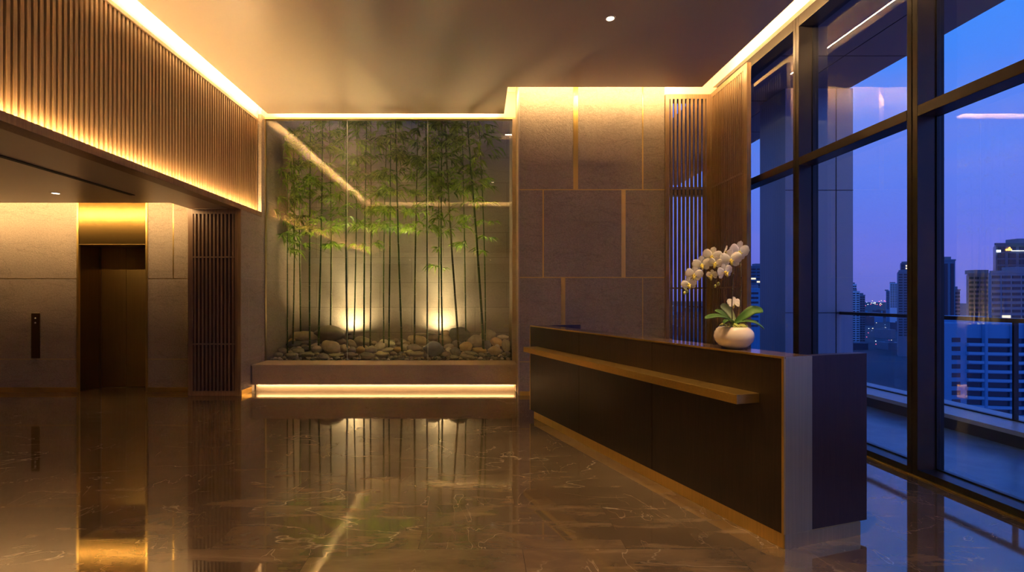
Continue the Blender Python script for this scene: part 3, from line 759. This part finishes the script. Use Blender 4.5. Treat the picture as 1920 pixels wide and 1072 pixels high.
BB = [(539,539,8.2,.010,3.6,2.2,16,'slim bamboo culm furthest left in the garden'), (549,550,8.65,.014,4.2,2.1,26,'second bamboo culm from the left garden wall'),
 (564,564,8.9,.013,4.4,2.2,26,'third bamboo culm from the left garden wall'), (581,581,8.5,.016,4.7,2.5,30,'bamboo culm standing left of the biggest boulder'),
 (597,608,8.6,.017,5.2,2.6,34,'bamboo culm rising from behind the left half of the biggest boulder, leaning right'), (619.5,621,8.95,.016,5.0,2.4,34,'yellow-lit bamboo culm rising behind the middle of the biggest boulder'),
 (651.6,651,8.4,.017,5.4,2.6,36,'bamboo culm lined up with the first glass seam'), (663.6,670,8.9,.013,5.0,2.4,30,'slim bamboo culm in the glare of the left uplight'),
 (682.4,687,8.6,.016,5.4,2.5,36,'bamboo culm right of the left uplight, the nearer of two'), (694,697,8.8,.014,5.3,2.3,32,'bamboo culm right of the left uplight, the further of two'),
 (719.7,725,8.9,.012,5.3,2.5,32,'left one of the close pair of culms near the centre'), (729,733,8.5,.014,5.5,2.6,36,'right one of the close pair of culms near the centre'),
 (753.7,744,8.45,.018,5.6,2.6,38,'thick bamboo culm at the centre, leaning left'), (777,783,8.6,.017,5.5,2.6,36,'bamboo culm between the centre and the second glass seam'),
 (801,799,8.4,.016,5.5,2.6,36,'bamboo culm lined up with the second glass seam'), (822.7,822,8.9,.013,5.2,1.8,36,'leafy slim bamboo culm in the glare of the right uplight'),
 (830,829,8.7,.017,5.5,2.5,36,'bamboo culm just right of the right uplight'), (860.6,835,8.5,.019,5.6,2.6,38,'thick bamboo culm at the green-black boulder, leaning left'),
 (873.4,867,8.9,.013,5.4,2.2,34,'slim bamboo culm behind the green-black boulder'), (907,877,8.4,.023,5.7,2.6,44,'thickest bamboo culm near the right end, leaning left'),
 (910,899,8.75,.014,5.0,2.1,34,'slim bamboo culm behind the thickest one at the right end')]
for i, (a, b, Y, R, top, zl, ns, lab) in enumerate(BB):
    bamboo(a, b, Y, R, top, zl, ns, lab, M['culm_b'] if i % 4 == 1 else M['culm'], i % 3 == 1)

# ================================================================== ORCHID
OC = Vector((dp(.4436, .11)[0], dp(.4436, .11)[1], TOPZ+.001)); OY = OC.y
pt = empty('flower_pot', OC); tag(pt, 'round glazed white flower pot on the reception desk', 'pot')
prof = [(.045, 0), (.058, .002), (.092, .022), (.115, .052), (.122, .080), (.118, .108), (.104, .132), (.090, .145), (.085, .145), (.082, .139), (.09, .12)]
bm = bmesh.new(); lathe(bm, prof, seg=56); obj('bowl', bm, M['pot'], pt, smooth=True)
bm = bmesh.new(); lathe(bm, [(.089, .118), (.088, .130), (.06, .142), (.02, .146)], seg=40)
for v in bm.verts: v.co.z += .004*noise.noise(v.co*60)
obj('potting_bark', bm, M['moss'], pt)
bm = bmesh.new()
for k in range(16):
    a = random.uniform(0, 2*PI); r0 = random.uniform(.02, .05)
    p = [Vector((math.cos(a)*r0, math.sin(a)*r0, .148)), Vector((math.cos(a)*.065, math.sin(a)*.065, .158+random.random()*.012)), Vector((math.cos(a+.2)*.086, math.sin(a+.2)*.086, .150)), Vector((math.cos(a+.35)*.094, math.sin(a+.35)*.094, .128))]
    if k % 2: p = p[:3]
    tube(bm, p, [.004, .0042, .004, .003][:len(p)], 6)
obj('aerial_roots', bm, M['bud'], pt, smooth=True)

orc = empty('orchid', OC+Vector((0, 0, .14))); tag(orc, 'white moth orchid with an arching spray of blooms in the white pot', 'plant')
def OP(px, py, dy=0): return P(px, py, OY+dy)-orc.location
# leaves
def broad_leaf(pts, W, mat, up=Vector((0, 0, 1)), roll=0):
    bm = bmesh.new(); pts = [Vector(p) for p in pts]; n = len(pts)
    ctrl = []
    for i in range(17):
        t = i/16*(n-1); k = min(int(t), n-2); f = t-k
        p0 = pts[max(k-1, 0)]; p1 = pts[k]; p2 = pts[k+1]; p3 = pts[min(k+2, n-1)]
        ctrl.append(.5*((2*p1)+(p2-p0)*f+(2*p0-5*p1+4*p2-p3)*f*f+(3*p1-p0-3*p2+p3)*f**3))
    rows = []
    for i, q in enumerate(ctrl):
        t = i/16; w_ = W*(.32+.68*math.sin(min(1, t*1.25)*PI/2))*math.sqrt(max(0, 1-max(0, (t-.55)/.45)**2.2)) if t < 1 else 0.002
        tg = (ctrl[min(i+1, 16)]-ctrl[max(i-1, 0)]).normalized()
        side = tg.cross(up).normalized(); side = Matrix.Rotation(roll, 3, tg) @ side
        nrm = side.cross(tg).normalized()
        rows.append([bm.verts.new(q+side*w_/2*s+nrm*abs(s)**1.3*w_*.16) for s in (-1, -.55, 0, .55, 1)])
    for i in range(16):
        for k in range(4): bm.faces.new((rows[i][k], rows[i][k+1], rows[i+1][k+1], rows[i+1][k]))
    o = obj('leaf', bm, mat, orc, smooth=True)
    m = o.modifiers.new('thick', 'SOLIDIFY'); m.thickness = .003
    return o
broad_leaf([OP(1377, 606), OP(1360, 596, -.03), OP(1342, 593, -.05), OP(1322, 597, -.06)], .062, M['oleaf'], roll=-.35)
broad_leaf([OP(1378, 604, .02), OP(1370, 590, .04), OP(1361, 578, .05), OP(1350, 573, .05)], .062, M['oleaf_p'], up=Vector((0, -1, .2)), roll=0)
broad_leaf([OP(1378, 606), OP(1395, 592, -.02), OP(1412, 582, -.03), OP(1431, 582, -.03)], .066, M['oleaf'], up=Vector((0, -.8, .6)), roll=0)
broad_leaf([OP(1380, 605, -.02), OP(1398, 602, -.04), OP(1416, 605, -.06), OP(1433, 617, -.07)], .05, M['oleaf'], roll=.35)
broad_leaf([OP(1374, 605, .03), OP(1362, 594, .08), OP(1350, 586, .11), OP(1340, 582, .13)], .05, M['oleaf'], roll=-.5)
broad_leaf([OP(1377, 607, -.02), OP(1372, 602, -.05), OP(1364, 600, -.08), OP(1357, 606, -.10)], .04, M['oleaf'], roll=0)
# stems
def sm(pts, n=6):
    out = []; m_ = len(pts)
    for i in range((m_-1)*n+1):
        t = i/n; k = min(int(t), m_-2); f = t-k
        p0 = pts[max(k-1, 0)]; p1 = pts[k]; p2 = pts[k+1]; p3 = pts[min(k+2, m_-1)]
        out.append(.5*((2*p1)+(p2-p0)*f+(2*p0-5*p1+4*p2-p3)*f*f+(3*p1-p0-3*p2+p3)*f**3))
    return out
s1 = sm([OP(1373, 605), OP(1372.5, 570), OP(1374, 530), OP(1375, 500), OP(1368, 478, .01), OP(1350, 472, .015), OP(1328, 480, .01), OP(1310, 497), OP(1297, 518), OP(1289, 540), OP(1284, 549)])
s2 = sm([OP(1387, 606, .01), OP(1388, 570, .01), OP(1390, 535, .01), OP(1389, 505), OP(1386, 482, .02), OP(1374, 476, .03), OP(1360, 486, .02), OP(1350, 505, .02), OP(1343, 522), OP(1341, 534)])
for s in (s1, s2):
    bm = bmesh.new(); tube(bm, s, [.0034-.0018*i/len(s) for i in range(len(s))], 8)
    for k in (5, 10, 15, 20):
        p = s[k]; tube(bm, [p-Vector((0, 0, .006)), p, p+Vector((0, 0, .006))], [.003, .0055, .003], 8)
    obj('flower_stem', bm, M['stem'], orc, smooth=True)
# blooms
def petal(bm, ang, L, W, cup=.15, zoff=0, round_=1.0, base=.10):
    """petal in the XZ plane, facing -Y"""
    R_ = Matrix.Rotation(-ang, 3, 'Y'); rows = []
    for i in range(9):
        t = i/8
        w_ = W*(base+(1-base)*math.sin(min(1, t**.8*1.0)*PI*.62)**round_)*(math.sqrt(max(0, 1-t**5)))
        row = []
        for s in (-1, -.6, 0, .6, 1):
            y = zoff-cup*L*t*t*.5+.25*cup*L*math.sin(t*3)+abs(s)*W*.05-.04*L*math.sin(s*3+t*4)*t
            row.append(bm.verts.new(R_ @ Vector((s*w_/2, y, L*t))))
        rows.append(row)
    for i in range(8):
        for k in range(4): bm.faces.new((rows[i][k], rows[i][k+1], rows[i+1][k+1], rows[i+1][k]))
def bloom(px, py, S, yaw, pitch, roll, dy=0):
    e_loc = OP(px, py, dy)
    R_ = (Matrix.Rotation(yaw, 4, 'Z') @ Matrix.Rotation(pitch, 4, 'X') @ Matrix.Rotation(roll, 4, 'Y')).to_3x3()
    bm = bmesh.new()
    for a in (0, 2.25, -2.25): petal(bm, a, S*.50, S*.34, .05, .004)          # sepals behind
    for a in (1.38, -1.38): petal(bm, a, S*.54, S*.58, .10, -.002, .75)       # two broad petals
    bmesh.ops.rotate(bm, verts=bm.verts, matrix=R_)
    o = obj('bloom', bm, M['petal'], orc, smooth=True, loc=e_loc); md = o.modifiers.new('thick', 'SOLIDIFY'); md.thickness = .0012
    bm = bmesh.new()
    tube(bm, [Vector((0, .0, .0)), Vector((0, -.012, -.006)), Vector((0, -.018, -.016)), Vector((0, -.022, -.030)), Vector((0, -.020, -.036))],
         [.004, .007, .009, .007, .002], 10)
    tube(bm, [Vector((0, -.010, .002)), Vector((0, -.018, -.002)), Vector((0, -.021, -.007))], [.005, .005, .002], 8)
    for s in (-1, 1): tube(bm, [Vector((0, -.012, -.012)), Vector((s*.010, -.018, -.010)), Vector((s*.013, -.024, -.003))], [.004, .005, .001], 6)
    bmesh.ops.rotate(bm, verts=bm.verts, matrix=R_)
    l = obj('lip', bm, M['lip'], o, smooth=True); l['label'] = 'yellow lip at the centre of the bloom'
for args in [(1385, 471, .142, .15, .25, .1, -.02), (1369.5, 486, .138, -.1, .2, -.1, -.045), (1358.5, 509, .112, .25, .1, -.25, -.04), (1335, 479, .118, -.35, .25, .2, -.02),
             (1315.5, 495, .112, -.3, .2, -.1, -.02), (1301, 514, .110, -.2, .15, .15, -.02), (1291.5, 532, .092, -.35, .1, -.2, -.01),
             (1341, 492, .084, -.4, .3, .2, -.05), (1335, 515, .070, -.9, .2, 0, -.02), (1360, 471, .086, 1.15, .3, .35, .01), (1376, 567, .085, PI-.1, .3, 0, .03),
             (1323, 487, .08, .9, -.2, .2, .02)]:
    bloom(*args)
for (px, py, S) in ((1347, 532, .010), (1341, 536, .008), (1289, 546, .008), (1284, 549, .009), (1286, 543, .006)):
    bm = bmesh.new(); bmesh.ops.create_icosphere(bm, subdivisions=2, radius=S)
    for v in bm.verts: v.co.z *= 1.4
    obj('bud', bm, M['bud'], orc, smooth=True, loc=OP(px, py, -.005))

# ================================================================== CITY
GZ = -75.0
def facade(name, c, rough=.6): return plain(name, c, rough)
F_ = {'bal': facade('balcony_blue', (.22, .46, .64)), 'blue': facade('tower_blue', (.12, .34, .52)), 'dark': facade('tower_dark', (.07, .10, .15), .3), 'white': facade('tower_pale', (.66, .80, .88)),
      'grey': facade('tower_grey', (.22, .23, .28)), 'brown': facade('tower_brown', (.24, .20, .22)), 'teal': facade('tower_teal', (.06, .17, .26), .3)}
M['win'] = plain('city_window_dark', (.02, .035, .06), .12)
M['litw'] = plain('city_window_lit', (.5, .4, .3), .5, emis=(1, .72, .42), es=1.6)
M['litc'] = plain('city_window_lit_cool', (.5, .5, .5), .5, emis=(.8, .9, 1), es=1.5)
M['orange'] = plain('orange_sign', (.5, .2, .05), .5, emis=(1, .38, .08), es=3.2)
M['redlight'] = plain('red_city_light', (.5, .1, .1), .5, emis=(1, .12, .16), es=4)
M['lightc'] = plain('white_city_light', (.5, .5, .5), .5, emis=(.9, .92, 1), es=3.5)
M['lightw'] = plain('warm_city_light', (.5, .4, .3), .5, emis=(1, .62, .3), es=4)
M['ground'] = mottled('city_ground', (.04, .05, .07), (.09, .11, .14), 30, .9, .0)
g = boxes('floor', [(-2500, 6000, 60, 9000, GZ-5, GZ)], M['ground']); struct(g)

def tower(px0, px1, ytop, Y, depth, mat, label, rows=0, cols=1, fh=3.4, gapx=.18, wh=.55, crown=True, lit=(), ybot=None, vertical=False):
    x0 = (px0-CX)*Y/F; x1 = (px1-CX)*Y/F; zt = CH+(CY-ytop)*Y/F
    e = empty('tower', ((x0+x1)/2, Y, GZ)); tag(e, label, 'building')
    sk = x0*depth/Y*.93                      # the plan leans away: its flank runs along the street that leads off
    bm = bmesh.new(); cxm = (x0+x1)/2
    prism(bm, [(x0-cxm, 0), (x1-cxm, 0), (x1-cxm+sk, depth), (x0-cxm+sk, depth)], 0, zt-GZ); obj('walls', bm, mat, e)
    w_ = x1-x0
    if crown:
        boxes('rooftop_plant', [lb(e, (x0+w_*.35, x1-w_*.15, Y+depth*.1, Y+depth*.4, zt, zt+fh*.9))], F_['grey'], e)
        boxes('parapet', [lb(e, (x0-.3, x1+.3, Y-.3, Y+.5, zt-.8, zt+.5))], mat, e)
    cw = w_/cols
    if vertical:
        for c_ in range(cols):
            boxes('window_strip', [lb(e, (x0+cw*(c_+gapx), x0+cw*(c_+1-gapx), Y-.25, Y, zt-rows*fh, zt-fh))], M['win'], e)
    else:
        for r in range(rows):
            for c_ in range(cols):
                m_ = M['win']
                if (r, c_) in lit: m_ = M['litw']
                boxes('window', [lb(e, (x0+cw*(c_+gapx/2), x0+cw*(c_+1-gapx/2), Y-.25, Y+.05, zt-fh*(r+1.2), zt-fh*(r+1.2-wh)))], m_, e)
    return e
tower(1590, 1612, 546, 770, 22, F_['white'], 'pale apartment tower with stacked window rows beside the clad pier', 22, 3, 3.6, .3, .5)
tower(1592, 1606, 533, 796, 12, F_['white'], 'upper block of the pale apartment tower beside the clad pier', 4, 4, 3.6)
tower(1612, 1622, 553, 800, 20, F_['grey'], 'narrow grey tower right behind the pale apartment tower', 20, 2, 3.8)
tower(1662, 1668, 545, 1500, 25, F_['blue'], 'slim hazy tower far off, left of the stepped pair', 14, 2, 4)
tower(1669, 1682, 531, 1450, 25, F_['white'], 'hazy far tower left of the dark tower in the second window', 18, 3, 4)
tower(1684, 1722, 510, 620, 25, F_['grey'], 'lower shoulder of the dark tower beside the window post', 24, 4, 3.4, .3, .5, lit=((3, 2),))
tower(1689, 1720, 494, 650, 20, F_['dark'], 'dark tower with lit top windows beside the window post', 6, 4, 3.4, .35, .6, lit=((0, 1), (1, 1), (2, 0)))
tower(1407, 1440, 499, 520, 22, F_['teal'], 'dark teal tower in the narrow window by the screen', 16, 3, 3.4, .2, .5, lit=((3, 0), (4, 1)))
tower(1340, 1440, 541, 330, 20, F_['blue'], 'blue slab building behind the orchid leaves', 8, 6, 3.2, .2, .45)
tower(1735, 1766, 491, 440, 20, F_['teal'], 'blue tower with window columns right of the big window post', 24, 2, 3.2, .4, .6)
tower(1768, 1791, 487, 415, 20, F_['teal'], 'dark blue glass tower with a bright edge right of the big window post', 30, 2, 3.2, .25, 1, vertical=True)
tower(1791, 1800, 543, 450, 16, F_['brown'], 'small brown block between the blue tower and the wide brown one', 12, 2, 3.4)
tower(1816, 1868, 513, 350, 24, F_['brown'], 'wide brown-grey block left of the signed tower', 18, 5, 3.3, .25, .5)
H = tower(1867, 2010, 457, 300, 24, F_['dark'], 'tall dark tower carrying a glowing orange roof sign', 10, 7, 4.0, .35, .75, lit=())
tower(1858, 2010, 509, 262, 22, F_['grey'], 'grey stepped block in front of the signed tower at the right edge', 12, 8, 3.1, .2, .5, lit=((7, 1), (9, 2)))
# sign: a small three-lobed emblem and a white lamp, as seen
sg = empty('roof_sign', P(1892, 467, 299.3)); tag(sg, 'small glowing orange three-lobed sign at the top of the dark tower', 'sign')
bm = bmesh.new()
for (x, z, r) in ((-1.35, -.35, .62), (.0, -.25, .75), (1.25, -.3, .65), (.35, .55, .62), (.45, 1.0, .4)):
    tube(bm, [Vector((x, .3, z)), Vector((x, 0, z))], r, 12)
obj('emblem', bm, M['orange'], sg)
lt = boxes('roof_lamp', [(-1, 1, -.3, .3, -.7, .7)], M['lightc']); lt.location = P(1872.5, 470.5, 299.4); tag(lt, 'small white lamp left of the orange sign on the dark tower', 'lamp')
lt = boxes('roof_lamp', [(-4.5, 4.5, -.3, .3, -.14, .14)], M['lightc']); lt.location = P(1911, 470, 299.4); tag(lt, 'long white light bar right of the orange sign on the dark tower', 'lamp')

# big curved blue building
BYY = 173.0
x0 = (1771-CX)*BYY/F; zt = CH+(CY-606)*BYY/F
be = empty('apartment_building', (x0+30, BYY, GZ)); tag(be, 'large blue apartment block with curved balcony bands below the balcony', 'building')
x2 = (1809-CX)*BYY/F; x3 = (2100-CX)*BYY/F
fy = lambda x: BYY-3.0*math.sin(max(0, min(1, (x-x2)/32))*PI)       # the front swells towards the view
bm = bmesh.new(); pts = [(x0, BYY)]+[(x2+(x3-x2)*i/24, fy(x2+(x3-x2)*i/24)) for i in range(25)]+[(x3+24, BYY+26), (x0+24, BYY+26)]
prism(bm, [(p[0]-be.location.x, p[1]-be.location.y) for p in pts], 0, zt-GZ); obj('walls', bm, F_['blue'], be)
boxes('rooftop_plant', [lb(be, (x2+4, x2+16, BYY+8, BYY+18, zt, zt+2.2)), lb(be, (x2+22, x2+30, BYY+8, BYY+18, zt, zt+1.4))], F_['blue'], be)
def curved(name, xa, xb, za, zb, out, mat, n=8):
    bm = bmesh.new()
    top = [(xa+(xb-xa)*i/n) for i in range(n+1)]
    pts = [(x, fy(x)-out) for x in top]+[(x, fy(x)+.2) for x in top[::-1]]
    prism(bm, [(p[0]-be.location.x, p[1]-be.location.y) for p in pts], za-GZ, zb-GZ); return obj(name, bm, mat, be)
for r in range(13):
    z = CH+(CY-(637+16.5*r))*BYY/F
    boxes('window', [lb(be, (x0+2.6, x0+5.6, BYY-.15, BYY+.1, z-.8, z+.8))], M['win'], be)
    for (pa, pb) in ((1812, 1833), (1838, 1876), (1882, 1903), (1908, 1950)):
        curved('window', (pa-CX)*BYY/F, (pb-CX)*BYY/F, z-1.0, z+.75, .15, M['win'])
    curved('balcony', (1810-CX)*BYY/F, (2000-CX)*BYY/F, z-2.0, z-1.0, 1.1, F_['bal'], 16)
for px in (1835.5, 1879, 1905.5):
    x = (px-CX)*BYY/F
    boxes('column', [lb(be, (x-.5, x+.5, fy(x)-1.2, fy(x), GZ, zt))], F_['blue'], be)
# low city blocks and lights on the plain
random.seed(5)
lowp = []
while len(lowp) < 40:
    Y = random.uniform(420, 2600); px = random.choice([random.uniform(1612, 1690), random.uniform(1590, 1700), random.uniform(1255, 1330), random.uniform(1395, 1430)])
    w_ = random.uniform(18, 46); h_ = random.uniform(6, 18) if Y < 900 else random.uniform(8, 34); x = (px-CX)*Y/F
    if any(abs(x-a)<50 and abs(Y-b)<26 for a,b in lowp) or 400 < Y < 680 or 740 < Y < 840: continue
    lowp.append((x, Y))
    o = boxes('low_building', [(-w_/2, w_/2, -10, 10, 0, h_), (-w_*.2, w_*.1, -4, 4, h_, h_+2.5)], F_[random.choice(['grey', 'dark', 'brown', 'blue'])])
    o.location = (x, Y, GZ); tag(o, 'low city building on the plain far below the balcony', 'building', 'low city buildings')
bm = bmesh.new(); bmesh.ops.create_icosphere(bm, subdivisions=1, radius=1); me = bpy.data.meshes.new('city_light'); bm.to_mesh(me); bm.free()
lms = []
for m_ in ('lightc', 'lightw', 'redlight', 'lightc'):
    q = me.copy(); q.materials.append(M[m_]); lms.append(q)
for k in range(120):
    far = random.random() < .45
    py_ = random.gauss(568, 4) if far else random.uniform(585, 650)
    if py_ < 560.5: py_ = 561+random.random()*6
    Y = 76*F/(py_-CY)*.985; px = random.choice([random.uniform(1622, 1685), random.uniform(1622, 1685), random.uniform(1255, 1330), random.uniform(1400, 1425)])
    o = bpy.data.objects.new('street_light', random.choice(lms)); C.objects.link(o)
    s = random.uniform(.35, .95)*Y/F
    o.location = ((px-CX)*Y/F, Y, CH-(py_-CY)*Y/F); o.scale = (s*1.3, s, s*.7)
    tag(o, 'tiny glowing light among the streets of the distant city', 'light', 'distant city lights')

# ================================================================== SKY
wd = bpy.data.worlds.new('dusk'); bpy.context.scene.world = wd; wd.use_nodes = True
nt = wd.node_tree; nt.nodes.clear()
out = N(nt, 'ShaderNodeOutputWorld'); bg = N(nt, 'ShaderNodeBackground'); nt.links.new(bg.outputs[0], out.inputs[0])
tc = N(nt, 'ShaderNodeTexCoord'); sx = N(nt, 'ShaderNodeSeparateXYZ'); nt.links.new(tc.outputs['Generated'], sx.inputs[0])
sky = ramp(nt, sx.outputs[2], [(0.0, (.105, .12, .48)), (.07, (.125, .14, .60)), (.20, (.10, .18, .70)), (.42, (.035, .22, .80)), (1.0, (.02, .10, .5))])
mp = N(nt, 'ShaderNodeMapping'); mp.inputs['Scale'].default_value = (1.2, 1.2, 5); mp.inputs['Rotation'].default_value = (0, .35, .2); nt.links.new(tc.outputs['Generated'], mp.inputs[0])
nz_ = N(nt, 'ShaderNodeTexNoise', i_Scale=2.2, i_Detail=5.0); nt.links.new(mp.outputs[0], nz_.inputs['Vector'])
cl = ramp(nt, nz_.outputs[0], [(.48, (0, 0, 0)), (.75, (.35, .35, .35))])
nt.links.new(mixc(nt, cl, sky, (.22, .19, .60)), bg.inputs[0]); bg.inputs[1].default_value = 1.35

# ================================================================== CAMERA
cam = bpy.data.cameras.new('camera'); co = bpy.data.objects.new('camera', cam); C.objects.link(co)
cam.sensor_width = 36; cam.sensor_fit = 'HORIZONTAL'; cam.lens = 36*F/1920
cam.shift_x = (960-CX)/1920; cam.shift_y = (CY-536)/1920
cam.clip_end = 12000; cam.clip_start = .05
co.location = (0, 0, CH); co.rotation_euler = (PI/2, 0, 0)
sc = bpy.context.scene; sc.camera = co
sc.view_settings.view_transform = 'Standard'; sc.view_settings.look = 'None'; sc.view_settings.gamma = 1
sc.view_settings.exposure = 0.0
sc.view_settings.use_curve_mapping = False

sc.cycles.sample_clamp_indirect = 100.0
